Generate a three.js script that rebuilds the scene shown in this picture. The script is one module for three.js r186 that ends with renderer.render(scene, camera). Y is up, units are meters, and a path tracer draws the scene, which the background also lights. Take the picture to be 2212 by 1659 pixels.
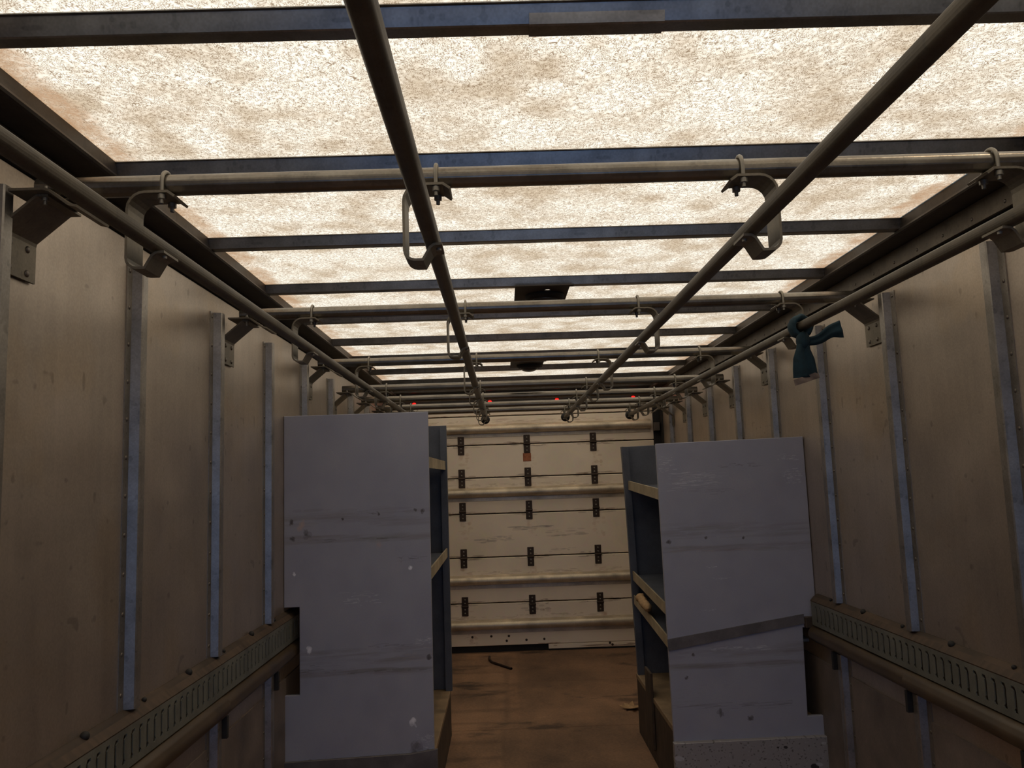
import * as THREE from 'three';
import { RoundedBoxGeometry } from 'three/addons/geometries/RoundedBoxGeometry.js';
import { mergeGeometries, mergeVertices, toCreasedNormals } from 'three/addons/utils/BufferGeometryUtils.js';

// ---------------------------------------------------------------- camera, sky, sun, exposure
const scene = new THREE.Scene();
const camera = new THREE.PerspectiveCamera(2 * Math.atan(829.5 / 1755) * 180 / Math.PI, 2212 / 1659, 0.02, 200);
camera.position.set(-0.191, 1.40, 0);
camera.rotation.set(0.116738, -0.0145276, -0.033588, 'YXZ');
scene.add(camera);
const renderer = new THREE.WebGLRenderer({ antialias: true });
renderer.toneMapping = THREE.LinearToneMapping;
renderer.toneMappingExposure = 1.5;
renderer.shadowMap.enabled = true;
scene.background = new THREE.Color().setRGB(0.31, 0.54, 0.85);          // clear daylight sky
const sun = new THREE.DirectionalLight(new THREE.Color().setRGB(1, 0.95, 0.86), 5.5);
sun.name = 'sun'; sun.position.set(5, 9, -1.8); sun.target.position.set(0, 0, -3);
sun.castShadow = true; sun.shadow.radius = 1;
Object.assign(sun.shadow.camera, { left: -9, right: 9, top: 9, bottom: -9, near: 0.5, far: 30 });
scene.add(sun, sun.target);

// ---------------------------------------------------------------- helpers
let seed = 7;
const rnd = () => { seed = (seed * 1664525 + 1013904223) >>> 0; return seed / 4294967296; };
const used = {};
const numbered = (n) => { const k = used[n] ?? 0; used[n] = k + 1; return k ? n + '_' + String(k).padStart(3, '0') : n; };
function boxUV(g) {                                                      // uv in metres by the way a face points
  g = g.index ? g.toNonIndexed() : g;
  const p = g.attributes.position, uv = new Float32Array(p.count * 2), a = new THREE.Vector3(), b = new THREE.Vector3(), c = new THREE.Vector3();
  for (let i = 0; i < p.count; i += 3) {
    a.fromBufferAttribute(p, i); b.fromBufferAttribute(p, i + 1); c.fromBufferAttribute(p, i + 2);
    const n = b.clone().sub(a).cross(c.clone().sub(a)), x = Math.abs(n.x), y = Math.abs(n.y), z = Math.abs(n.z);
    [a, b, c].forEach((v, k) => {
      const [u, w] = x >= y && x >= z ? [v.z, v.y] : y >= z ? [v.x, v.z] : [v.x, v.y];
      uv[(i + k) * 2] = u; uv[(i + k) * 2 + 1] = w;
    });
  }
  g.setAttribute('uv', new THREE.BufferAttribute(uv, 2));
  return g;
}
function clean(g) { g = g.index ? g.toNonIndexed() : g; for (const k of Object.keys(g.attributes)) if (!['position', 'normal', 'uv'].includes(k)) g.deleteAttribute(k); return g; }
function obj(name, geoms, mat, parent) {
  const list = (Array.isArray(geoms) ? geoms : [geoms]).map((g) => clean(g.userData.keepUV ? g : boxUV(g)));
  const m = new THREE.Mesh(list.length > 1 ? mergeGeometries(list) : list[0], mat);
  m.name = parent ? name : numbered(name); m.castShadow = m.receiveShadow = true;
  (parent ?? scene).add(m);
  return m;
}
function thing(name, label, category, group, pos = [0, 0, 0]) {
  const o = new THREE.Group(); o.name = numbered(name); o.position.set(...pos);
  o.userData = { label, category }; if (group) o.userData.group = group;
  scene.add(o); return o;
}
function tag(o, label, category, group) { o.userData = { label, category }; if (group) o.userData.group = group; return o; }
function struct(name, label, category) { const o = new THREE.Group(); o.name = name; o.userData = { kind: 'structure', label, category }; scene.add(o); return o; }
const box = (x0, x1, y0, y1, z0, z1) => new THREE.BoxGeometry(x1 - x0, y1 - y0, Math.abs(z1 - z0)).translate((x0 + x1) / 2, (y0 + y1) / 2, (z0 + z1) / 2);
const rbox = (x0, x1, y0, y1, z0, z1, r = 0.003) => new RoundedBoxGeometry(x1 - x0, y1 - y0, Math.abs(z1 - z0), 2, r).translate((x0 + x1) / 2, (y0 + y1) / 2, (z0 + z1) / 2);
function cyl(a, b, r, seg = 20, r2 = r) {
  const A = new THREE.Vector3(...a), B = new THREE.Vector3(...b), d = B.clone().sub(A);
  return new THREE.CylinderGeometry(r2, r, d.length(), seg).applyQuaternion(new THREE.Quaternion().setFromUnitVectors(new THREE.Vector3(0, 1, 0), d.clone().normalize())).translate(...A.add(B).multiplyScalar(0.5).toArray());
}
function ribbon(pts, t, w) {                                             // a flat bar bent along pts in the x-y plane, w wide along z, centred
  const P = pts.map((p) => new THREE.Vector2(...p)), L = [], R = [];
  P.forEach((p, i) => {
    const a = P[Math.max(0, i - 1)], b = P[Math.min(P.length - 1, i + 1)];
    const d1 = (i ? p.clone().sub(a) : b.clone().sub(p)).normalize(), d2 = (i < P.length - 1 ? b.clone().sub(p) : d1.clone()).normalize();
    const n1 = new THREE.Vector2(-d1.y, d1.x), n2 = new THREE.Vector2(-d2.y, d2.x), n = n1.add(n2).normalize(), k = (t / 2) / Math.max(0.5, n.dot(n2));
    L.push(p.clone().addScaledVector(n, k)); R.push(p.clone().addScaledVector(n, -k));
  });
  return new THREE.ExtrudeGeometry(new THREE.Shape([...L, ...R.reverse()]), { depth: w, bevelEnabled: false }).translate(0, 0, -w / 2);
}
function arc(cx, cy, r, a0, a1, n = 5) { const o = []; for (let i = 0; i <= n; i++) { const a = a0 + (a1 - a0) * i / n; o.push([cx + r * Math.cos(a), cy + r * Math.sin(a)]); } return o; }
const extrudeZ = (pts, z0, z1) => new THREE.ExtrudeGeometry(new THREE.Shape(pts.map((p) => new THREE.Vector2(...p))), { depth: z1 - z0, bevelEnabled: false }).translate(0, 0, z0);
const smooth = (g) => toCreasedNormals(g, 0.7);

// ---------------------------------------------------------------- procedural textures
function hash(ix, iy, s) { let h = (ix * 374761393 + iy * 668265263 + s * 1274126177) | 0; h = Math.imul(h ^ (h >>> 13), 1274126177); return ((h ^ (h >>> 16)) >>> 0) / 4294967296; }
function vn(x, y, px, py, s) {                                           // value noise, periodic
  const x0 = Math.floor(x), y0 = Math.floor(y); let fx = x - x0, fy = y - y0; fx = fx * fx * (3 - 2 * fx); fy = fy * fy * (3 - 2 * fy);
  const m = (v, p) => ((v % p) + p) % p, a = hash(m(x0, px), m(y0, py), s), b = hash(m(x0 + 1, px), m(y0, py), s), c = hash(m(x0, px), m(y0 + 1, py), s), d = hash(m(x0 + 1, px), m(y0 + 1, py), s);
  return a + (b - a) * fx + (c - a) * fy + (a - b - c + d) * fx * fy;
}
function fbm(u, v, fx, fy, oct, s) { let t = 0, a = 0.5, n = 0; for (let i = 0; i < oct; i++) { t += a * vn(u * fx, v * fy, fx, fy, s + i); n += a; a *= 0.55; fx *= 2; fy *= 2; } return t / n; }
const clamp = (x, a = 0, b = 1) => Math.min(b, Math.max(a, x)), mixv = (a, b, t) => a + (b - a) * t, sstep = (a, b, x) => { const t = clamp((x - a) / (b - a)); return t * t * (3 - 2 * t); };
function makeTex(w, h, fn, size, srgb = true) {
  const d = new Uint8Array(w * h * 4);
  for (let y = 0; y < h; y++) for (let x = 0; x < w; x++) { const c = fn(x / w, y / h), i = (y * w + x) * 4; d[i] = clamp(c[0], 0, 255); d[i + 1] = clamp(c[1], 0, 255); d[i + 2] = clamp(c[2], 0, 255); d[i + 3] = 255; }
  const t = new THREE.DataTexture(d, w, h); t.magFilter = t.minFilter = THREE.LinearFilter; t.wrapS = t.wrapT = THREE.RepeatWrapping;
  if (srgb) t.colorSpace = THREE.SRGBColorSpace; if (size) t.repeat.set(1 / size[0], 1 / size[1]); t.needsUpdate = true; return t;
}
function canvasTex(w, h, draw) {
  const c = document.createElement('canvas'); c.width = w; c.height = h; const g = c.getContext('2d'); draw(g, w, h);
  const t = new THREE.CanvasTexture(c); t.colorSpace = THREE.SRGBColorSpace; return t;
}
// translucent roof sheet: crazed fibre pattern with dirt blotches and a brown stained band along both long edges
const RT = 2048, RCELL = 500;
const roofColor = (u, v) => {
  const wx = u + (vn(u * 130, v * 130, 130, 130, 31) - 0.5) * 0.005, wy = v + (vn(u * 130, v * 130, 130, 130, 32) - 0.5) * 0.005;
  const X = wx * RCELL, Y = wy * RCELL, ix = Math.floor(X), iy = Math.floor(Y), m = (q) => ((q % RCELL) + RCELL) % RCELL;
  let d1 = 9, d2 = 9;
  for (let j = -1; j <= 1; j++) for (let i = -1; i <= 1; i++) {
    const cx = m(ix + i), cy = m(iy + j), dx = ix + i + hash(cx, cy, 1) - X, dy = iy + j + hash(cx, cy, 2) - Y, d = dx * dx + dy * dy;
    if (d < d1) { d2 = d1; d1 = d; } else if (d < d2) d2 = d;
  }
  const crack = (1 - sstep(0.02, 0.34, Math.sqrt(d2) - Math.sqrt(d1))) * sstep(0.12, 0.62, vn(u * 420, v * 420, 420, 420, 9));
  const blot = fbm(u, v, 26, 26, 5, 51), big = fbm(u, v, 7, 7, 5, 77), grain = vn(u * 500, v * 500, 500, 500, 5);
  let r = 250, g = 235, b = 212;
  const dirt = sstep(0.34, 0.76, blot * 0.7 + big * 0.3);
  r -= 48 * dirt; g -= 57 * dirt; b -= 64 * dirt;
  const k = crack * 0.85; r = mixv(r, 134, k); g = mixv(g, 108, k); b = mixv(b, 82, k);
  r += (grain - 0.5) * 26; g += (grain - 0.5) * 26; b += (grain - 0.5) * 26;
  const e = Math.min(u, 1 - u), st = 1 - sstep(0.016, 0.034, e + (fbm(u, v, 40, 40, 4, 91) - 0.5) * 0.03);
  const q = st * clamp(0.25 + 1.3 * (blot - 0.25) + 0.5 * (grain - 0.5)); r = mixv(r, 176, q); g = mixv(g, 138, q); b = mixv(b, 104, q);
  return [r, g, b];
};
const [roofTexL, roofTexR] = [0, 0.5].map((o) => { const t = makeTex(RT, RT, (u, v) => roofColor(o + u / 2, v), [1.075, 2.15]); t.wrapS = THREE.ClampToEdgeWrapping; return t; });
const wallTex = makeTex(1024, 1024, (u, v) => {
  const a = fbm(u, v, 5, 5, 6, 3), s = fbm(u, v, 60, 4, 3, 13), n = vn(u * 340, v * 340, 340, 340, 6), spot = sstep(0.80, 0.9, fbm(u, v, 40, 40, 2, 23)), brown = sstep(0.5, 0.72, fbm(u, v, 7, 7, 5, 44));
  const k = 0.80 + (a - 0.5) * 0.16 + (s - 0.5) * 0.04 + (n - 0.5) * 0.05 - spot * 0.10;
  return [232 * k, 223 * k - 3 * brown, 212 * k - 8 * brown];
}, [1.3, 1.3]);
const wallRough = makeTex(512, 512, (u, v) => { const a = fbm(u, v, 7, 7, 5, 4), r = 255 * clamp(0.32 + 0.22 * a); return [r, r, r]; }, [1.3, 1.3], false);
const metalTex = makeTex(512, 512, (u, v) => {
  const a = fbm(u, v, 9, 9, 5, 8), n = vn(u * 160, v * 160, 160, 160, 2), sp = sstep(0.74, 0.82, fbm(u, v, 30, 30, 2, 12)), k = 0.84 + (a - 0.5) * 0.30 + (n - 0.5) * 0.08 - sp * 0.08;
  return [196 * k, 188 * k, 176 * k];
}, [0.5, 0.5]);
const floorTex = makeTex(1024, 1024, (u, v) => {
  const a = fbm(u, v, 4, 4, 6, 15), b = fbm(u, v, 9, 3, 5, 16), n = vn(u * 300, v * 300, 300, 300, 17), dk = sstep(0.62, 0.78, fbm(u, v, 6, 10, 5, 18));
  const k = 0.85 + (a - 0.5) * 0.55 + (b - 0.5) * 0.3 + (n - 0.5) * 0.12 - dk * 0.3;
  return [172 * k, 134 * k, 104 * k];
}, [2.0, 2.0]);
const woodTex = makeTex(512, 512, (u, v) => {
  const g = vn(u * 40, v * 6, 40, 6, 19), a = fbm(u, v, 4, 12, 4, 20), k = 0.8 + (g - 0.5) * 0.25 + (a - 0.5) * 0.5;
  return [82 * k, 65 * k, 50 * k];
}, [0.4, 0.8]);
const plainTex = (r, g, b, s, sc) => makeTex(512, 512, (u, v) => { const k = 0.92 + (fbm(u, v, 6, 6, 5, s) - 0.5) * 0.4 + (vn(u * 200, v * 200, 200, 200, s + 9) - 0.5) * 0.08; return [r * k, g * k, b * k]; }, [sc, sc]);
// grey painted end panels, with the scuffs, scrapes and dents seen on each
function panelTex(marks, s) {
  return canvasTex(700, 1400, (g, w, h) => {
    g.fillStyle = 'rgb(150,151,164)'; g.fillRect(0, 0, w, h);
    let q = s; const r = () => { q = (q * 1664525 + 1013904223) >>> 0; return q / 4294967296; };
    for (let i = 0; i < 900; i++) { const x = r() * w, y = r() * h, rad = 10 + r() * 70, d = r() < 0.5 ? '126,126,138' : '166,164,172', gr = g.createRadialGradient(x, y, 0, x, y, rad); gr.addColorStop(0, `rgba(${d},0.07)`); gr.addColorStop(1, `rgba(${d},0)`); g.fillStyle = gr; g.fillRect(x - rad, y - rad, 2 * rad, 2 * rad); }
    const scrape = (x, y, len, th, col, n, slope = -0.03) => { for (let i = 0; i < n * 3; i++) { const yy = y + (r() + r() - 1) * th * 0.7, x0 = x + (r() * 1.1 - 0.2) * len, l = len * (0.04 + 0.4 * r() * r()); g.strokeStyle = `rgba(${col},${0.05 + 0.25 * r()})`; g.lineWidth = 0.6 + r() * 2.6; g.beginPath(); g.moveTo(x0, yy); g.bezierCurveTo(x0 + l * 0.3, yy + (r() - 0.5) * 5, x0 + l * 0.6, yy + slope * l + (r() - 0.5) * 5, x0 + l, yy + slope * l); g.stroke(); } };
    const spot = (x, y, rad, col, a = 0.75) => { for (let i = 0; i < 7; i++) { g.fillStyle = `rgba(${col},${a * 0.5})`; g.beginPath(); g.ellipse(x + (r() - 0.5) * rad, y + (r() - 0.5) * rad, rad * (0.3 + 0.5 * r()), rad * (0.2 + 0.4 * r()), r() * 3, 0, 7); g.fill(); } };
    for (const [by, bh] of [[.30, .05], [.36, .02], [.69, .04], [.735, .015]]) for (let i = 0; i < 60; i++) { const x = r() * w, y = (by + (r() - 0.5) * bh) * h, l = 20 + r() * 120; g.fillStyle = `rgba(104,98,92,${0.03 + 0.07 * r()})`; g.beginPath(); g.ellipse(x, y, l, 2 + r() * 8, -0.03, 0, 7); g.fill(); }
    for (const m of marks) m[0] === 's' ? scrape(m[1] * w, m[2] * h, m[3] * w, m[4] * h, m[5], m[6]) : spot(m[1] * w, m[2] * h, m[3] * w, m[4], m[5]);
  });
}
const LT = '240,240,246', DK = '74,70,70', PK = '176,156,148';
const panelTexL = panelTex([['p', .05, .31, .02, DK], ['p', .06, .355, .02, DK], ['p', .12, .32, .035, PK], ['p', .16, .345, .03, DK, .4], ['s', .2, .365, .6, .012, DK, 9], ['s', .55, .29, .1, .006, DK, 4], ['p', .9, .285, .012, DK], ['p', .95, .29, .016, DK],
  ['s', .8, .42, .14, .02, DK, 9], ['p', .4, .305, .012, DK], ['p', .65, .292, .012, DK], ['s', .42, .53, .24, .03, LT, 14], ['p', .07, .455, .015, LT], ['p', .86, .45, .016, LT], ['p', .65, .38, .03, PK, .3],
  ['s', .6, .665, .25, .008, DK, 9], ['s', .9, .655, .12, .03, LT, 22], ['p', .17, .67, .025, LT], ['s', .05, .725, .45, .02, DK, 12], ['s', .5, .735, .5, .01, DK, 9], ['s', .8, .70, .2, .05, PK, 10], ['p', .97, .7, .02, DK],
  ['p', .86, .875, .03, LT], ['s', .9, .92, .1, .02, LT, 16], ['s', .88, .955, .1, .03, LT, 16], ['p', .88, .95, .05, DK, .3], ['s', .1, .985, .8, .012, DK, 20], ['p', .18, .98, .03, DK], ['p', .85, .985, .06, DK], ['p', .95, .975, .05, '84,62,50']], 11);
const panelTexR = panelTex([['s', .03, .08, .1, .05, LT, 16], ['s', .1, .135, .35, .05, LT, 30], ['s', .2, .17, .3, .02, DK, 9], ['s', .45, .09, .22, .015, DK, 10], ['s', .85, .13, .12, .05, LT, 30], ['s', .82, .07, .12, .02, LT, 10], ['p', .05, .335, .02, DK],
  ['p', .3, .325, .012, DK], ['p', .55, .33, .012, DK], ['s', .1, .365, .5, .01, PK, 8], ['s', .3, .42, .06, .008, LT, 6], ['s', .35, .46, .1, .006, LT, 5], ['s', .25, .56, .1, .006, LT, 4], ['s', .35, .685, .3, .012, LT, 14],
  ['p', .17, .70, .014, DK], ['p', .12, .77, .014, DK], ['s', .04, .83, .2, .06, '126,132,122', 20], ['s', .05, .865, .8, .02, DK, 16], ['p', .33, .885, .03, DK, .5], ['p', .52, .905, .02, DK], ['s', .3, .97, .2, .006, DK, 5], ['p', .05, .985, .03, LT]], 29);
const kickTex = canvasTex(512, 256, (g, w, h) => { g.fillStyle = 'rgb(150,146,146)'; g.fillRect(0, 0, w, h); for (let i = 0; i < 900; i++) { g.fillStyle = rnd() < 0.6 ? 'rgba(60,56,54,0.45)' : 'rgba(170,168,170,0.4)'; g.beginPath(); g.ellipse(rnd() * w, rnd() * h, 1 + rnd() * 3, 1 + rnd() * 2, rnd() * 3, 0, 7); g.fill(); }
  for (const [x, y, r] of [[.72, .14, 7], [.67, .14, 4], [.9, .45, 14], [.06, .5, 12], [.95, .62, 10]]) { g.fillStyle = 'rgba(30,26,26,0.75)'; g.beginPath(); g.ellipse(x * w, y * h, r, r * 0.8, 0.4, 0, 7); g.fill(); } for (const [x, y, r] of [[.03, .25, 16], [.93, .42, 12], [.97, .1, 9]]) { g.fillStyle = 'rgba(196,196,204,0.55)'; g.beginPath(); g.ellipse(x * w, y * h, r, r * 0.6, 0.2, 0, 7); g.fill(); } });
// cream painted roll-up door: rust runs below the hinges, smudges and dirt along the seams
const SEAMS = [1.936, 1.694, 1.42, 1.121, 0.765, 0.395], HX = [-0.538, 0.016, 0.575], DW = 1.09, DTOP = 2.02;
const doorTex = canvasTex(1100, 1020, (g, w, h) => {
  const X = (x) => (x + DW) / (2 * DW) * w, Y = (y) => (1 - y / DTOP) * h; let q = 5; const r = () => { q = (q * 1664525 + 1013904223) >>> 0; return q / 4294967296; };
  g.fillStyle = 'rgb(246,230,208)'; g.fillRect(0, 0, w, h);
  for (let i = 0; i < 700; i++) { const x = r() * w, y = r() * h, rad = 15 + r() * 80, d = r() < 0.6 ? '176,152,120' : '224,214,200', gr = g.createRadialGradient(x, y, 0, x, y, rad); gr.addColorStop(0, `rgba(${d},0.03)`); gr.addColorStop(1, `rgba(${d},0)`); g.fillStyle = gr; g.fillRect(x - rad, y - rad, 2 * rad, 2 * rad); }
  const smear = (x, y, lx, ly, col, n, a = 0.2) => { for (let i = 0; i < n; i++) { g.fillStyle = `rgba(${col},${a * (0.3 + 0.7 * r())})`; g.beginPath(); g.ellipse(X(x + (r() - 0.5) * lx), Y(y + (r() - 0.5) * ly), 3 + r() * lx * 90, 1 + r() * ly * 60, 0, 0, 7); g.fill(); } };
  for (const s of SEAMS.slice(1)) for (const hx of HX) { smear(hx, s, 0.3, 0.04, '88,62,44', 26, 0.22); smear(hx + 0.02, s - 0.13, 0.09, 0.14, '150,96,56', 14, 0.12); }
  for (const s of SEAMS) for (let i = 0; i < 26; i++) smear((r() * 2 - 1) * 1.05, s + 0.004, 0.16, 0.012, '104,78,56', 3, 0.25);
  smear(0.05, 0.995, 0.4, 0.03, '104,92,84', 22, 0.3); smear(-0.28, 0.91, 0.3, 0.05, '120,106,98', 26, 0.25); smear(0.32, 0.95, 0.3, 0.06, '130,112,92', 20, 0.2); smear(0.28, 0.81, 0.2, 0.03, '130,112,96', 12, 0.2); smear(0.05, 0.34, 0.2, 0.06, '110,84,64', 16, 0.25);
  for (const b of [1.825, 1.294, 0.58, 0.22]) for (let i = 0; i < 30; i++) smear((r() * 2 - 1) * 1.0, b + 0.06, 0.2, 0.03, '150,122,92', 3, 0.2);
  smear(0.16, 0.05, 0.16, 0.03, '120,64,36', 14, 0.35); smear(0.7, 0.03, 0.5, 0.02, '80,52,36', 30, 0.3); smear(-0.5, 0.12, 0.12, 0.1, '140,100,60', 14, 0.2); smear(0.0, 1.88, 0.5, 0.06, '150,110,84', 20, 0.15);
});

// ---------------------------------------------------------------- materials
const std = (o) => new THREE.MeshStandardMaterial(o);
const M = {
  roof: [roofTexL, roofTexR].map((map) => new THREE.MeshPhysicalMaterial({ map, roughness: 0.96, transmission: 0.5, thickness: 0, specularIntensity: 0.2, side: THREE.DoubleSide })),
  wall: std({ map: wallTex, roughnessMap: wallRough, metalness: 0.85, roughness: 1, color: 0xf6eee6 }),
  post: std({ map: metalTex, metalness: 0.8, roughness: 0.38, color: 0xe2e2e4 }),
  pipe: std({ map: metalTex, metalness: 0.8, roughness: 0.25, color: 0xc4c2be }),
  rail: std({ map: metalTex, metalness: 0.4, roughness: 0.5, color: 0x847c6e }),
  bow: std({ map: metalTex, metalness: 0.85, roughness: 0.28, color: 0xd8dce2 }),
  cove: std({ map: metalTex, metalness: 0.4, roughness: 0.5, color: 0x6c6864 }),
  plate: std({ map: metalTex, metalness: 0.5, roughness: 0.5, color: 0xa8a096 }),
  strap: std({ map: metalTex, metalness: 0.5, roughness: 0.5, color: 0xb8b2a4 }),
  bolt: std({ metalness: 0.6, roughness: 0.45, color: 0x8a8478 }),
  rivet: std({ metalness: 0.7, roughness: 0.45, color: 0x6e665e }),
  floor: std({ map: floorTex, roughness: 0.8, color: 0xe8e4de }),
  door: std({ map: doorTex, roughness: 0.55 }),
  doorBar: std({ map: plainTex(214, 198, 172, 61, 0.6), roughness: 0.38, metalness: 0.45 }),
  hinge: std({ map: plainTex(74, 60, 50, 71, 0.3), roughness: 0.5, metalness: 0.5 }),
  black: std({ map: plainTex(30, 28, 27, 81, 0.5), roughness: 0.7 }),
  cabL: std({ map: panelTexL, roughness: 0.5 }), cabR: std({ map: panelTexR, roughness: 0.5 }),
  cabShaded: std({ map: plainTex(88, 92, 102, 91, 0.7), roughness: 0.5 }),  // cabinet grey darkened in the colour for the shade inside the units
  lip: std({ map: plainTex(176, 160, 130, 95, 0.5), roughness: 0.5 }),
  kick: std({ map: kickTex, roughness: 0.5, metalness: 0.2 }),
  deck: std({ map: plainTex(150, 126, 96, 99, 0.5), roughness: 0.65 }),
  greyDark: std({ map: plainTex(108, 103, 103, 103, 0.4), roughness: 0.55, metalness: 0.3 }),
  track: std({ map: plainTex(122, 122, 112, 107, 0.5), roughness: 0.5, metalness: 0.35 }),
  wood: std({ map: woodTex, roughness: 0.75 }),
  rub: std({ map: plainTex(78, 63, 44, 113, 0.6), roughness: 0.45 }),
  liner: std({ map: plainTex(122, 110, 102, 117, 0.8), roughness: 0.55, metalness: 0.2 }),
  cloth: std({ map: plainTex(24, 50, 60, 121, 0.12), roughness: 0.95 }),
  clothEdge: std({ map: plainTex(132, 116, 106, 123, 0.12), roughness: 0.95 }),
  sticker: std({ map: plainTex(178, 108, 70, 127, 0.1), roughness: 0.6 }),
  dark: std({ map: plainTex(58, 50, 44, 131, 0.7), roughness: 0.6, metalness: 0.2 }),
  leaf: std({ map: plainTex(186, 150, 108, 137, 0.05), roughness: 0.85 }),
  rod: std({ map: plainTex(52, 36, 26, 141, 0.2), roughness: 0.6, metalness: 0.3 }),
  ground: std({ map: plainTex(110, 118, 132, 145, 3), roughness: 0.95 }),
  blueReflector: std({ map: plainTex(150, 192, 240, 149, 2), roughness: 0.6 }),  // blue put into the colour for cool light from the open end
  redLens: std({ color: 0xa01414, emissive: 0xff2018, emissiveIntensity: 0.9, roughness: 0.3 }),
  lens: new THREE.MeshPhysicalMaterial({ color: 0x33363a, roughness: 0.25, clearcoat: 0.6 }),
};

// ---------------------------------------------------------------- the box body
const WX = 1.158, ZN = 1.55, ZF = -6.9, PANEL_Y = 2.17;
const ground = struct('ground', 'pale yard pavement outside the open end of the truck body', 'ground');
obj('pavement', box(-14, 14, -1.2, -1.1, -16, 16), M.ground, ground);

const addedReflector = struct('added_blue_wall', 'added unseen blue wall behind the open end for blue reflections', 'addedReflector');  // added out of view to give the metal parts blue reflections
obj('blueReflector', box(-12, 12, -1.1, 5.2, 8.0, 8.3), M.blueReflector, addedReflector);
const floor = struct('floor', 'dusty brown truck floor between the two shelf units', 'floor');
obj('subfloor', box(-WX - 0.04, WX + 0.04, -0.14, -0.022, ZF - 0.1, ZN), M.dark, floor);
{ const cuts = [ZN, 0.5, -0.55, -1.6, -2.65, -3.72, -4.785, -5.84, ZF];
  for (let i = 0; i < cuts.length - 1; i++) obj('floor_panel', rbox(-WX, WX, -0.022, 0, cuts[i + 1] + 0.002, cuts[i] - 0.002, 0.002), M.floor, floor); }

const ceiling = struct('ceiling', 'bright translucent fibreglass roof sheet over the truck body', 'roof');
{ const halves = [-1, 1].map((h) => {                                    // one sheet, its two halves share the fine pattern of two textures
    const g = new THREE.PlaneGeometry(1.12, ZN + 6.81).rotateX(Math.PI / 2).translate(h * 0.56, PANEL_Y, (ZN - 6.81) / 2), p = g.attributes.position, uv = g.attributes.uv;
    for (let i = 0; i < p.count; i++) uv.setXY(i, p.getX(i) + (h < 0 ? 1.075 : 0), p.getZ(i) + 0.3);
    return g;
  });
  const sheet = new THREE.Mesh(mergeGeometries(halves, true), M.roof); sheet.name = 'translucent_sheet'; sheet.castShadow = sheet.receiveShadow = true; ceiling.add(sheet);
  obj('roof_end_panel', box(-1.2, 1.2, 2.165, 2.178, -7.0, -6.80), M.dark, ceiling);
  for (let k = -4; k <= 9; k++) {
    const zn = -1.239 - 0.603 * k, hat = [[0, 0.0], [0.0105, -0.031], [0.013, -0.033], [0.041, -0.033], [0.0435, -0.031], [0.054, 0.0]];
    const g = extrudeZ(hat, -1.08, 1.08).rotateY(Math.PI / 2).translate(0, PANEL_Y - 0.001, zn);   // x of the hat profile runs away from the camera
    obj('roof_bow', [g, box(-1.08, 1.08, PANEL_Y - 0.003, PANEL_Y - 0.001, zn - 0.060, zn + 0.006)], M.bow, ceiling);
  }
  const sp = obj('splice_plate', [extrudeZ([[0.004, -0.016], [0.0085, -0.033], [0.0115, -0.0352], [0.0425, -0.0352], [0.0455, -0.033], [0.050, -0.016], [0.0485, -0.016], [0.0435, -0.031], [0.041, -0.033], [0.013, -0.033], [0.0105, -0.031], [0.0055, -0.016]], -0.125, 0.097).rotateY(Math.PI / 2).translate(0, PANEL_Y - 0.001, -1.239)], M.bow, ceiling);
  sp.userData.label = 'sleeve plate joining the nearest roof bow';
}
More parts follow.
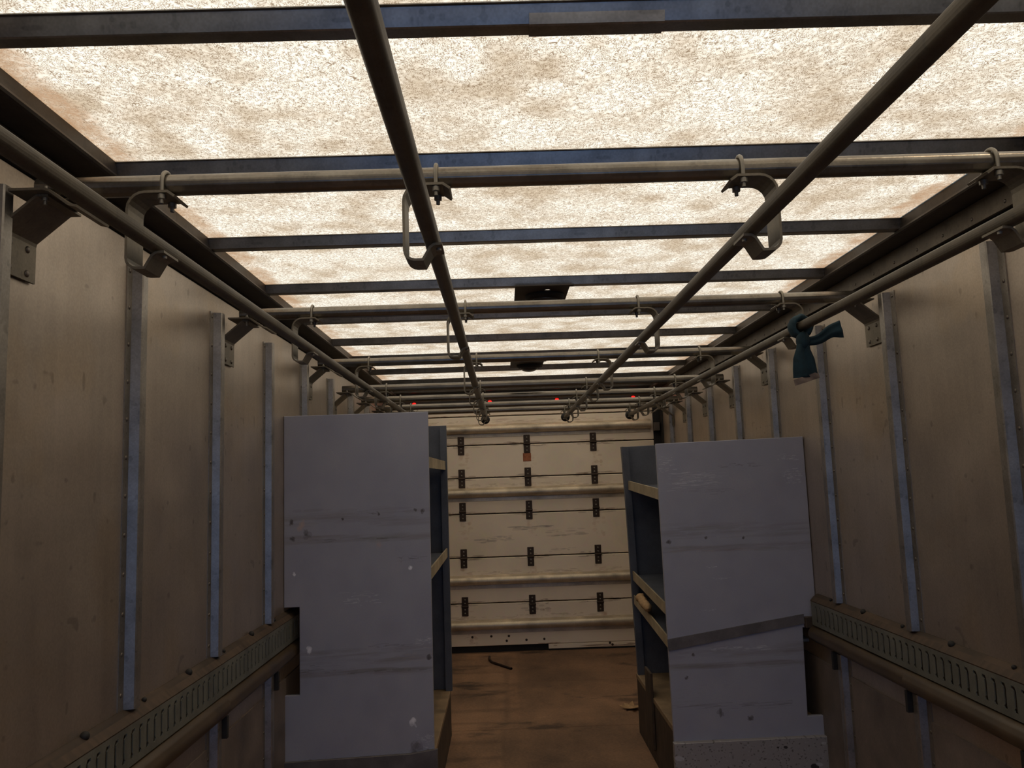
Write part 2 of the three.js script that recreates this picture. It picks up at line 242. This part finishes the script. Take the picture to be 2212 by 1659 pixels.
function makeWall(s) {                                                    // s = -1 left, +1 right
  const W = struct(s < 0 ? 'wall_left' : 'wall_right', s < 0 ? 'left wall of dull aluminium sheet with riveted posts' : 'right wall of dull aluminium sheet with riveted posts', 'wall');
  const bx = (a, b, y0, y1, z0, z1) => s > 0 ? box(a, b, y0, y1, z0, z1) : box(-b, -a, y0, y1, z0, z1);
  obj('sheet', bx(WX, WX + 0.04, -0.02, 2.058, ZF - 0.1, ZN), M.wall, W);
  const prof = [[1.075, 2.169], [1.075, 2.140], [1.070, 2.137], [1.068, 2.131], [1.071, 2.126], [1.077, 2.124], [1.150, 2.124], [1.150, 2.063], [1.20, 2.063], [1.20, 2.178], [1.075, 2.176], [1.075, 2.173], [1.12, 2.1725], [1.12, 2.1695]].map(([x, y]) => [s * x, y]);
  obj('top_rail', extrudeZ(s > 0 ? prof : prof.slice().reverse(), ZF - 0.1, ZN), M.cove, W);
  obj('top_plate', bx(1.147, 1.152, 2.064, 2.122, ZF - 0.1, ZN), M.plate, W);
  obj('seam_backing', bx(WX + 0.004, WX + 0.03, 2.05, 2.07, ZF - 0.1, ZN), M.black, W);
  const rv = []; for (let z = ZN - 0.1; z > ZF; z -= 0.152) rv.push(new THREE.SphereGeometry(0.0055, 8, 5).scale(0.6, 1, 1).translate(s * 1.147, 2.081, z));
  obj('top_rail_rivets', rv, M.rivet, W).userData.kind = 'stuff';
  // hat section posts: near flange with rivets, raised hat, far flange
  const hat = [[0, 0], [0, 0.003], [0.028, 0.003], [0.033, 0.027], [0.036, 0.030], [0.062, 0.030], [0.065, 0.027], [0.070, 0.003], [0.104, 0.003], [0.104, 0]];
  for (let k = -4; k <= 7; k++) {
    const z0 = -2.085 - 0.606 * k, mk = (y0, y1) => {
      const g = new THREE.ExtrudeGeometry(new THREE.Shape(hat.map(([a, b]) => new THREE.Vector2(a, b))), { depth: y1 - y0, bevelEnabled: false });
      const p = g.attributes.position; for (let i = 0; i < p.count; i++) { const a = p.getX(i), b = p.getY(i), c = p.getZ(i); p.setXYZ(i, s * (WX - b), y0 + c, z0 - a); }
      if (s > 0) { const ix = g, q = ix.attributes.position; for (let i = 0; i < q.count; i += 3) { const t = [q.getX(i), q.getY(i), q.getZ(i)]; q.setXYZ(i, q.getX(i + 1), q.getY(i + 1), q.getZ(i + 1)); q.setXYZ(i + 1, ...t); } ix.computeVertexNormals(); return ix; }
      g.computeVertexNormals(); return g;
    };
    const post = obj('wall_post', [mk(0.862, 1.995), mk(0.0, 0.66)], M.post, W);
    const r = []; for (let y = 0.90; y < 1.99; y += 0.098) r.push(new THREE.SphereGeometry(0.006, 8, 5).scale(0.5, 1, 1).translate(s * (WX - 0.003), y, z0 - 0.014));
    for (let y = 0.06; y < 0.6; y += 0.098) r.push(new THREE.SphereGeometry(0.006, 8, 5).scale(0.5, 1, 1).translate(s * (WX - 0.003), y, z0 - 0.014));
    obj('rivets', r, M.rivet, post).userData.kind = 'stuff';
    const zl0 = z0 - 0.106, zl1 = z0 - 0.606 + 0.002;                       // liner sheets between the posts, below the track
    obj('scuff_liner', bx(WX - 0.006, WX + 0.002, 0.0, 0.585, zl1, zl0), M.liner, W);
  }
  return W;
}
makeWall(-1); makeWall(1);

// far end: roll-up door in its frame
const openEnd = struct('wall_open_end', 'steel frame round the open end of the truck body', 'frame');
obj('header_beam', box(-1.2, 1.2, 2.0, 2.2, 1.5, 1.58), M.cove, openEnd);
for (const a of [-1.2, 1.06]) obj('side_post', box(a, a + 0.14, -0.02, 2.0, 1.5, 1.58), M.cove, openEnd);
const endWall = struct('wall_far', 'dark frame and header around the roll-up door', 'wall');
obj('header', box(-1.2, 1.2, 2.0, 2.17, -7.0, -6.86), M.dark, endWall);
obj('backing', box(-1.2, 1.2, -0.02, 2.02, -7.0, -6.93), M.black, endWall);
for (const s of [-1, 1]) { const a = s > 0 ? 1.092 : -1.157, b = s > 0 ? 1.157 : -1.092; obj('door_track', [box(a, b, 0, 2.02, -6.93, -6.84), box(s > 0 ? 1.148 : -1.157, s > 0 ? 1.157 : -1.148, 0, 2.02, -6.84, -6.76)], M.black, endWall); obj('track_bracket', rbox(s > 0 ? 1.085 : -1.135, s > 0 ? 1.135 : -1.085, 1.765, 1.835, -6.83, -6.79, 0.004), M.rivet, endWall); }
const door = struct('door_1', 'cream roll-up door with dark hinges and four stiffener bars', 'door');
function doorUV(g) { g = g.index ? g.toNonIndexed() : g; const p = g.attributes.position, uv = new Float32Array(p.count * 2); for (let i = 0; i < p.count; i++) { uv[2 * i] = (p.getX(i) + DW) / (2 * DW); uv[2 * i + 1] = p.getY(i) / DTOP; } g.setAttribute('uv', new THREE.BufferAttribute(uv, 2)); g.userData.keepUV = true; return g; }
{ const ys = [DTOP, ...SEAMS, 0.05];
  for (let i = 0; i < ys.length - 1; i++) obj('door_panel', doorUV(rbox(-DW, DW, ys[i + 1] + 0.004, ys[i] - 0.004, -6.885, -6.85, 0.006)), M.door, door);
  obj('bottom_panel_edge', doorUV(rbox(0.137, DW, 0.014, 0.052, -6.884, -6.851, 0.004)), M.door, door);
  obj('dark_slot_and_seal', [box(-DW, 0.137, 0.0, 0.05, -6.90, -6.875), box(0.137, DW, 0.0, 0.014, -6.89, -6.855)], M.black, door);  // long black strip stands in for the dark slot; thin strip is seal
  for (const y of [1.825, 1.294, 0.58, 0.22]) {
    const pr = [[-6.851, y - 0.068], [-6.846, y - 0.066], [-6.846, y - 0.038], [-6.838, y - 0.037], ...arc(-6.836, y, 0.036, -Math.PI / 2, Math.PI / 2, 9), [-6.846, y + 0.042], [-6.851, y + 0.044]];
    const g = smooth(new THREE.ExtrudeGeometry(new THREE.Shape(pr.map((p) => new THREE.Vector2(...p))), { depth: 2.13, bevelEnabled: false })); // shape x = world z
    const p = g.attributes.position, n = g.attributes.normal; for (let i = 0; i < p.count; i++) { const [a, b, c] = [p.getX(i), p.getY(i), p.getZ(i)]; p.setXYZ(i, 1.065 - c, b, a); const [e, f, h] = [n.getX(i), n.getY(i), n.getZ(i)]; n.setXYZ(i, -h, f, e); }
    obj('stiffener_bar', g, M.doorBar, door);
  }
  for (const y of [1.692, 1.418, 1.143, 0.761, 0.374]) for (const x of HX) {
    const h = obj('hinge', [rbox(x - 0.027, x + 0.027, y + 0.006, y + 0.077, -6.851, -6.843, 0.004), rbox(x - 0.027, x + 0.027, y - 0.077, y - 0.006, -6.851, -6.843, 0.004), cyl([x - 0.029, y, -6.842], [x + 0.029, y, -6.842], 0.008, 12)], M.hinge, door);
    obj('hinge_bolts', [-0.055, -0.025, 0.025, 0.055].map((d) => new THREE.SphereGeometry(0.007, 8, 6).scale(1, 1, 0.6).translate(x, y + d, -6.842)), M.bolt, h).userData.kind = 'stuff';
  }
  const bo = []; for (const [x, y] of [[-0.485, 0.128], [-0.33, 0.13], [-0.186, 0.128], [-0.205, 0.09], [-0.043, 0.092], [0.103, 0.094], [0.64, 0.045], [0.66, 0.03]]) bo.push(new THREE.SphereGeometry(0.010, 8, 6).scale(1, 1, 0.5).translate(x, y, -6.849));
  obj('bottom_bolts', bo, M.hinge, door).userData.kind = 'stuff';
  const st = obj('paper_patch', box(-0.02, 0.048, 1.546, 1.614, -6.8505, -6.8485), M.sticker, door); st.userData.label = 'small square orange-brown patch';
}

// ---------------------------------------------------------------- cross pipes, wall brackets, hanging rails, strap hangers
const ORD = ['nearest', 'second', 'third', 'fourth', 'fifth', 'sixth', 'farthest'];
const PZ = [-1.58, -2.835, -4.05, -4.66, -5.30, -5.90, -6.36], PY = [2.008, 2.008, 2.008, 1.945, 1.945, 1.945, 1.945], PR = 0.021;
const RX = [-0.858, -0.318, 0.318, 0.831], RY = 1.88, RR = 0.0167, RN = ['leftmost rail', 'second rail from the left', 'third rail from the left', 'rightmost rail'];
PZ.forEach((z, k) => {
  tag(obj('cross_pipe', smooth(cyl([-1.10, PY[k], z], [1.10, PY[k], z], PR, 28)), M.pipe), `${ORD[k]} galvanised pipe running across under the roof`, 'pipe', 'cross pipes under the roof');
  for (const s of [-1, 1]) {
    const yb = PY[k] - PR - 0.0025, t = thing('wall_bracket', `folded steel bracket on the ${s < 0 ? 'left' : 'right'} wall holding the ${ORD[k]} cross pipe`, 'bracket', 'pipe brackets on the walls', [0, 0, z]);
    const X = (d) => s * (WX - d);
    obj('top_plate', ribbon([[X(0.034), yb], [X(0.10), yb], [X(0.112), yb - 0.003], [X(0.150), yb - 0.032], [X(0.166), yb - 0.036]], 0.005, 0.13), M.strap, t);
    obj('brace', ribbon([[X(0.0062), yb - 0.15], [X(0.0062), yb - 0.072], [X(0.008), yb - 0.064], [X(0.070), yb - 0.012], [X(0.078), yb - 0.0055], [X(0.10), yb - 0.0055]], 0.005, 0.125).translate(0, 0, -0.018), M.strap, t);
    const r = []; for (const dz of [-0.03, 0.03]) for (const dy of [0.085, 0.135]) r.push(new THREE.SphereGeometry(0.0075, 10, 6).scale(0.5, 1, 1).translate(X(0.009), yb - dy, dz - 0.02));
    obj('rivets', r, M.rivet, t).userData.kind = 'stuff';
    obj('pipe_bolt', [cyl([X(0.09), yb - 0.014, 0.035], [X(0.09), yb + 0.01, 0.035], 0.0065, 6), cyl([X(0.09), yb - 0.022, 0.035], [X(0.09), yb + 0.016, 0.035], 0.0035, 8)], M.bolt, t);
  }
});
RX.forEach((x, j) => {
  const t = thing('hanging_rail', `${['leftmost', 'second from left', 'third from left', 'rightmost'][j]} long garment rail hung below the cross pipes`, 'rail', 'long rails under the cross pipes', [x, RY, 0]);
  obj('tube', smooth(cyl([0, 0, 1.4], [0, 0, -6.44], RR, 24)), M.rail, t);
  obj('end_cap', new THREE.SphereGeometry(0.036, 18, 12).scale(1, 1, 0.8).translate(0, -0.002, -6.44), M.black, t);
  const side = j < 2 ? -1 : 1;
  PZ.forEach((z, k) => {
    const h = thing('strap_hanger', `bent strap hanger joining the ${RN[j]} to the ${ORD[k]} cross pipe`, 'hanger', 'strap hangers between pipes and rails', [x, 0, z]);
    const yt = PY[k] - PR - 0.003, ya = RY - RR - 0.032, out = 0.052, r = Math.min(0.034, (yt - ya) * 0.42), X = (d) => side * d;
    const pts = [[X(-0.040), yt - 0.010], [X(-0.026), yt], [X(out - r), yt], ...arc(out - r, yt - r, r, Math.PI / 2, 0, 5).slice(1).map(([a, b]) => [X(a), b]),
      ...arc(out - r * 0.6, ya + r * 0.6, r * 0.6, 0, -Math.PI / 2, 4).map(([a, b]) => [X(a), b]), [X(0.016), ya], [X(0.002), ya + 0.024], [X(-0.006), RY - RR - 0.002], [X(-0.022), RY - RR - 0.001]];
    obj('strap', ribbon(pts, 0.005, 0.07), M.strap, h);
    const c = []; for (let i = 0; i <= 12; i++) { const a = Math.PI * i / 12; c.push(new THREE.Vector3(0, PY[k] + (PR + 0.005) * Math.sin(a), (PR + 0.005) * Math.cos(a))); }
    c.unshift(new THREE.Vector3(0, yt - 0.022, PR + 0.005)); c.push(new THREE.Vector3(0, yt - 0.022, -PR - 0.005));
    obj('u_bolt', new THREE.TubeGeometry(new THREE.CatmullRomCurve3(c, false, 'catmullrom', 0.1), 30, 0.0042, 8).translate(X(-0.012), 0, 0), M.bolt, h);
    for (const dz of [-1, 1]) obj('nut', cyl([X(-0.012), yt - 0.013, dz * (PR + 0.005)], [X(-0.012), yt - 0.004, dz * (PR + 0.005)], 0.0085, 6), M.bolt, h);
    obj('rail_screw', cyl([X(-0.014), RY - RR - 0.009, 0.012], [X(-0.014), RY - RR - 0.002, 0.012], 0.005, 8), M.bolt, h);
  });
});

// ---------------------------------------------------------------- lamps on plates below the roof
function lampPlate(zNear, label, hole) {
  const t = thing('lamp_plate', label, 'lamp', 'lamp plates under the roof', [-0.018, 2.128, zNear]);
  const sh = new THREE.Shape([[-0.105, 0.01], [0.118, 0.01], [0.118, -0.01], [0.104, -0.02], [0.104, -0.27], [-0.105, -0.27]].map((p) => new THREE.Vector2(...p)));
  if (hole) sh.holes.push(new THREE.Path().absellipse(0.022, -0.068, 0.013, 0.013, 0, Math.PI * 2, true));
  obj('plate', new THREE.ExtrudeGeometry(sh, { depth: 0.004, bevelEnabled: false, curveSegments: 16 }).rotateX(Math.PI / 2).scale(1, 1, 1).applyMatrix4(new THREE.Matrix4().makeScale(1, 1, 1)), M.dark, t);
  obj('lamp_housing', new THREE.LatheGeometry([[0.078, 0], [0.078, -0.008], [0.070, -0.016], [0.062, -0.020], [0.0, -0.022]].map((p) => new THREE.Vector2(...p)), 28).translate(0.015, -0.004, -0.155), M.black, t);
  obj('lens', new THREE.SphereGeometry(0.056, 24, 10, 0, Math.PI * 2, Math.PI / 2, Math.PI / 2).scale(1, 0.45, 1).translate(0.015, -0.022, -0.155), M.lens, t);
}
lampPlate(-3.02, 'near round black lamp on a dark plate with a hole', true);
lampPlate(-5.01, 'far round black lamp on a dark plate without a hole', false);
// red marker lamps in the header
[-0.925, -0.284, 0.285, 0.934].forEach((x, i) => {
  const t = thing('marker_lamp', ['leftmost', 'second from left', 'third from left', 'rightmost'][i] + ' small red marker lamp glowing in the dark header', 'lamp', 'red marker lamps in the header', [x, 2.06, -6.858]);
  obj('bezel', new THREE.TorusGeometry(0.020, 0.005, 8, 20), M.black, t);
  obj('lens', new THREE.SphereGeometry(0.018, 16, 8).scale(1, 0.6, 0.5), M.redLens, t);
  const l = new THREE.PointLight(0xff2a1a, 0.0012); l.position.set(0, 0, 0.02); l.name = 'marker_light'; l.castShadow = true; t.add(l);
});

// ---------------------------------------------------------------- logistics tracks and rub rails along the walls
function track(s, z0, z1) {
  const t = thing('logistics_track', `slotted steel cargo track along the ${s < 0 ? 'left' : 'right'} wall`, 'track', 'cargo tracks on the walls', [s * WX, 0.785, 0]);
  const D = 0.034, len = z0 - z1, sh = new THREE.Shape([[0, -0.048], [len, -0.048], [len, 0.048], [0, 0.048]].map((p) => new THREE.Vector2(...p)));
  for (let a = 0.03; a < len - 0.03; a += 0.0435) sh.holes.push(new THREE.Path([[a, -0.024], [a - 0.003, -0.034], [a + 0.011, -0.034], [a + 0.014, -0.028], [a + 0.009, -0.022], [a + 0.009, 0.022], [a + 0.019, 0.027], [a + 0.019, 0.034], [a + 0.004, 0.033], [a - 0.001, 0.022]].map((p) => new THREE.Vector2(...p))));
  const g = new THREE.ExtrudeGeometry(sh, { depth: 0.003, bevelEnabled: false });            // shape x runs away from the camera
  g.rotateY(Math.PI / 2).translate(s > 0 ? -D : D - 0.003, 0, z0);
  obj('slotted_face', g, M.track, t);
  const bx = (a, b, y0, y1) => s > 0 ? box(-b, -a, y0, y1, z1, z0) : box(a, b, y0, y1, z1, z0);
  obj('lower_flange', bx(0, D, -0.051, -0.048), M.track, t);
  const cap = [[0, 0.048], [D, 0.048], [D + 0.002, 0.052], [0.020, 0.068], [0.004, 0.078], [0, 0.078]].map(([a, b]) => [-s * a, b]);
  obj('top_strip', extrudeZ(s > 0 ? cap.reverse() : cap, z1, z0), M.wood, t);
  const b = [], r = []; for (let z = -1.0; z > z1 + 0.05; z -= 0.303) { if (z < z0) (Math.round(-z * 3.3) % 2 ? r : b).push(new THREE.SphereGeometry(Math.round(-z * 3.3) % 2 ? 0.007 : 0.011, 10, 7).translate(-s * 0.012, 0.076, z)); }
  obj('screws', [...b, ...r], M.black, t).userData.kind = 'stuff';
  const u = thing('rub_rail', `rounded brown rub rail just below the ${s < 0 ? 'left' : 'right'} cargo track`, 'rub rail', 'rub rails on the walls', [s * WX, 0.696, 0]);
  const joint = -2.76, pr = (k) => [[0, -0.034 * k], [0.022, -0.034 * k], ...arc(0.024, 0, 0.034 * k, -Math.PI / 2, Math.PI / 2, 10), [0.022, 0.034 * k], [0, 0.034 * k]].map(([a, b]) => [-s * a, b]);
  const seg = (a, b, k) => smooth(extrudeZ(s > 0 ? pr(k).reverse() : pr(k), a, b));
  obj('near_length', seg(joint + 0.001, z0, 1), M.rub, u); obj('far_length', seg(z1, joint - 0.001, 0.94), M.rub, u);
  for (let k = -1; k < 4; k++) { const z = -2.16 - 0.606 * k; if (z > z1 + 0.05) obj('black_tab', rbox(s > 0 ? -0.046 : 0.002, s > 0 ? -0.002 : 0.046, -0.10, -0.03, z - 0.008, z + 0.008, 0.002), M.black, u); }  // small black tabs hanging below the rub rail near the posts
}
track(-1, 1.2, -4.9); track(1, 1.2, -3.594);

// ---------------------------------------------------------------- the two shelf units
function flatPanel(pts, z, th, map) {                                     // outline in x-y, front face at z, map from the bounding box
  const g = new THREE.ExtrudeGeometry(new THREE.Shape(pts.map((p) => new THREE.Vector2(...p))), { depth: th - 0.004, bevelEnabled: true, bevelSize: 0.002, bevelThickness: 0.002, bevelOffset: -0.002, bevelSegments: 1 }).translate(0, 0, z - th + 0.002);
  g.computeBoundingBox(); const b = g.boundingBox, p = g.attributes.position, uv = g.attributes.uv;
  for (let i = 0; i < p.count; i++) uv.setXY(i, (p.getX(i) - b.min.x) / (b.max.x - b.min.x), (p.getY(i) - b.min.y) / (b.max.y - b.min.y));
  g.userData.keepUV = map; return g;
}
function lipShelf(t, s, y0, y1, xin, zn, zf, name = 'shelf') {            // shelf with a turned up front lip; y0 at the near end, y1 at the far end
  const skew = (g) => { const p = g.attributes.position; for (let i = 0; i < p.count; i++) p.setY(i, p.getY(i) + y0 + (y1 - y0) * (zn - p.getZ(i)) / (zn - zf)); g.computeVertexNormals(); return g; };
  const xw = s * (WX - 0.034), a = Math.min(xin, xw), b = Math.max(xin, xw), d = obj(name, skew(box(a, b, -0.012, 0, zf, zn)), M.cabShaded, t);
  obj('front_lip', skew(box(s < 0 ? xin - 0.003 : xin - 0.004, s < 0 ? xin + 0.004 : xin + 0.003, -0.024, 0.025, zf, zn)), M.lip, d);
}
{ // left unit
  const t = thing('shelf_unit', 'taller grey shelf unit against the left wall with smooth end panel', 'shelf unit', 'grey shelf units');
  obj('near_end_panel', flatPanel([[-1.157, 0.20], [-0.52, 0.20], [-0.518, 1.712], [-1.157, 1.712], [-1.157, 0.881], [-1.090, 0.881], [-1.090, 0.514], [-1.157, 0.514]], -3.612, 0.022, true), M.cabL, t);
  obj('far_end_panel', flatPanel([[-1.10, 0.25], [-0.512, 0.25], [-0.512, 1.722], [-1.157, 1.722], [-1.157, 0.9], [-1.10, 0.9]], -4.70, 0.022, false), M.cabShaded, t);
  obj('front_stile', box(-0.546, -0.510, 0.25, 1.715, -4.70, -4.66), M.cabShaded, t);
  lipShelf(t, -1, 1.487, 1.49, -0.522, -3.636, -4.66); lipShelf(t, -1, 1.002, 1.002, -0.522, -3.636, -4.66);
  obj('deck', rbox(-1.157, -0.52, 0.225, 0.25, -4.71, -3.636), M.deck, t);
  obj('kick_board', box(-0.545, -0.522, 0.0, 0.225, -4.71, -3.64), M.wood, t);
  obj('base_plate', flatPanel([[-1.157, 0], [-0.505, 0], [-0.505, 0.278], [-0.62, 0.262], [-1.157, 0.245]], -3.598, 0.014, false), M.greyDark, t);
}
{ // right unit
  const t = thing('shelf_unit', 'lower scraped grey shelf unit against the right wall with slanting dark band', 'shelf unit', 'grey shelf units');
  obj('near_end_panel', flatPanel([[0.505, 0.22], [1.157, 0.22], [1.157, 0.347], [1.086, 0.347], [1.092, 0.717], [1.146, 0.717], [1.157, 0.765], [1.155, 1.547], [0.494, 1.536]], -3.625, 0.022, true), M.cabR, t);
  obj('slanting_band', [extrudeZ([[0.498, 0.688], [0.500, 0.640], [1.098, 0.735], [1.098, 0.775]], -3.625, -3.617)], M.greyDark, t);  // flat dark grey band slanting across the end panel
  obj('wood_block', rbox(1.098, 1.156, 0.718, 0.764, -3.66, -3.60, 0.004), M.wood, t);
  obj('far_end_panel', flatPanel([[0.525, 0.30], [1.157, 0.30], [1.157, 1.575], [0.482, 1.562]], -4.62, 0.022, false), M.cabShaded, t);
  obj('front_stile', extrudeZ([[0.515, 0.2], [0.552, 0.2], [0.518, 1.56], [0.482, 1.562]], -4.62, -4.585), M.cabShaded, t);
  lipShelf(t, 1, 1.308, 1.345, 0.512, -3.648, -4.60); lipShelf(t, 1, 0.805, 0.85, 0.512, -3.648, -4.60); lipShelf(t, 1, 0.664, 0.72, 0.512, -3.648, -4.60);
  obj('deck', rbox(0.508, 1.157, 0.29, 0.315, -4.64, -3.648), M.deck, t);
  obj('kick_board', box(0.512, 0.536, 0.0, 0.29, -4.64, -3.652), M.wood, t);
  obj('wood_stile', rbox(0.498, 0.511, 0.07, 0.43, -4.28, -4.12, 0.003), M.wood, t);
  const g = flatPanel([[0.498, 0], [1.157, 0], [1.157, 0.268], [0.498, 0.262]], -3.598, 0.03, true);
  obj('worn_base_plate', g, M.kick, t);
}
// rolled rag lying on the lowest lip of the right unit
{ const c = new THREE.CatmullRomCurve3([[0.500, 0.765, -4.36], [0.498, 0.769, -4.28], [0.496, 0.760, -4.18], [0.498, 0.748, -4.07]].map((p) => new THREE.Vector3(...p)));
  const g = new THREE.TubeGeometry(c, 24, 0.023, 12), p = g.attributes.position;
  for (let i = 0; i < p.count; i++) {
    const f = Math.floor(i / 13) / 24, q = c.getPointAt(f), a = Math.PI * 2 * (i % 13 % 12) / 12, k = Math.sqrt(Math.max(0.01, 1 - Math.pow(Math.abs(2 * f - 1), 7))) * (0.72 + 0.5 * vn(f * 13 + 30, Math.cos(a) * 1.6 + 20 + f * 5, 999, 999, 3));
    p.setXYZ(i, q.x + (p.getX(i) - q.x) * k, q.y + (p.getY(i) - q.y) * k, q.z + (p.getZ(i) - q.z) * k);
  }
  g.computeVertexNormals(); tag(obj('rolled_rag', g, M.leaf), 'rolled brown rag lying on the lowest shelf lip of the right unit', 'rag'); }

// ---------------------------------------------------------------- loose things
{ // blue-green cloth knotted round the right rail
  const t = thing('cloth_rag', 'dark teal cloth knotted round the rightmost rail', 'rag', null, [RX[3], RY, -2.70]);
  const ring = new THREE.TorusGeometry(0.029, 0.0115, 12, 24).scale(1, 1.05, 2.3), rp = ring.attributes.position;
  for (let i = 0; i < rp.count; i++) { const k = 1 + 0.16 * (vn(rp.getX(i) * 160 + 50, rp.getY(i) * 160 + rp.getZ(i) * 90 + 50, 999, 999, 4) - 0.5); rp.setXYZ(i, rp.getX(i) * k, rp.getY(i) * k, rp.getZ(i)); } ring.computeVertexNormals();
  obj('loop', ring, M.cloth, t);
  const tail = (path, widths, th, name, mat) => {                          // cloth strip swept down a path, folded across
    const c = new THREE.CatmullRomCurve3(path.map((p) => new THREE.Vector3(...p))), N = 20, Mx = 18, pos = [], idx = [];
    for (let i = 0; i <= N; i++) { const f = i / N, q = c.getPoint(f), d = c.getTangent(f), w = widths[Math.min(widths.length - 1, Math.floor(f * (widths.length - 1)))] * (1 - (f * (widths.length - 1)) % 1) + widths[Math.min(widths.length - 1, Math.floor(f * (widths.length - 1)) + 1)] * ((f * (widths.length - 1)) % 1);
      const side = new THREE.Vector3(d.y, -d.x, 0).normalize(), nn = new THREE.Vector3().crossVectors(d, side).normalize();
      for (let j = 0; j < Mx; j++) { const a = j / Mx * Math.PI * 2, fold = 1 + 0.5 * Math.sin(a * 5 + 2 * f), v = q.clone().addScaledVector(side, Math.cos(a) * w).addScaledVector(nn, Math.sin(a) * th * fold); pos.push(v.x, v.y, v.z); } }
    for (let i = 0; i < N; i++) for (let j = 0; j < Mx; j++) { const a = i * Mx + j, b = i * Mx + (j + 1) % Mx; idx.push(a, a + Mx, b, b, a + Mx, b + Mx); }
    for (const [o, flip] of [[0, false], [N * Mx, true]]) for (let j = 1; j < Mx - 1; j++) flip ? idx.push(o, o + j + 1, o + j) : idx.push(o, o + j, o + j + 1);
    const g = new THREE.BufferGeometry(); g.setAttribute('position', new THREE.Float32BufferAttribute(pos, 3)); g.setIndex(idx); g.computeVertexNormals(); obj(name, g, mat, t);
  };
  obj('knot', new THREE.IcosahedronGeometry(0.026, 3).scale(0.9, 1.25, 0.9).translate(-0.002, -0.052, 0.02), M.cloth, t);
  tail([[-0.002, -0.05, 0.022], [-0.006, -0.09, 0.026], [-0.006, -0.135, 0.026], [-0.004, -0.175, 0.024]], [0.020, 0.024, 0.036, 0.040, 0.042], 0.012, 'hanging_tail', M.cloth);
  tail([[-0.004, -0.170, 0.024], [0.002, -0.190, 0.024]], [0.043, 0.045], 0.013, 'pale_hem', M.clothEdge);
  tail([[0.002, -0.056, 0.024], [0.045, -0.050, 0.034], [0.085, -0.026, 0.044], [0.118, -0.020, 0.05]], [0.014, 0.016, 0.018, 0.024, 0.030], 0.008, 'side_tail', M.cloth);
}
{ const c = new THREE.CatmullRomCurve3([[-0.345, 0.012, -6.64], [-0.342, 0.010, -6.55], [-0.320, 0.009, -6.46], [-0.25, 0.009, -6.34], [-0.175, 0.009, -6.22]].map((p) => new THREE.Vector3(...p)));
  tag(obj('hook_rod', new THREE.TubeGeometry(c, 24, 0.009, 10), M.rod), 'bent dark metal rod lying on the floor by the roll-up door', 'rod'); }
{ const sh = []; for (let i = 0; i < 14; i++) { const a = i / 14 * Math.PI * 2, r = i % 2 ? 0.030 + 0.012 * rnd() : 0.062 + 0.025 * rnd(); sh.push([Math.cos(a) * r, Math.sin(a) * r * 1.1]); }
  const g = new THREE.ExtrudeGeometry(new THREE.Shape(sh.map((p) => new THREE.Vector2(...p))), { depth: 0.0015, bevelEnabled: false }).rotateX(-Math.PI / 2), p = g.attributes.position;
  for (let i = 0; i < p.count; i++) { const x = p.getX(i), z = p.getZ(i); p.setY(i, p.getY(i) + 0.002 + 0.30 * Math.abs(z) + 2.2 * x * x); } g.computeVertexNormals();
  const l = tag(obj('dry_leaf', g.translate(0, 0, 0), M.leaf), 'curled dry tan leaf on the floor near the right shelf unit', 'leaf'); l.position.set(0.535, 0.0, -5.09); l.rotation.y = 0.35; }

renderer.render(scene, camera);
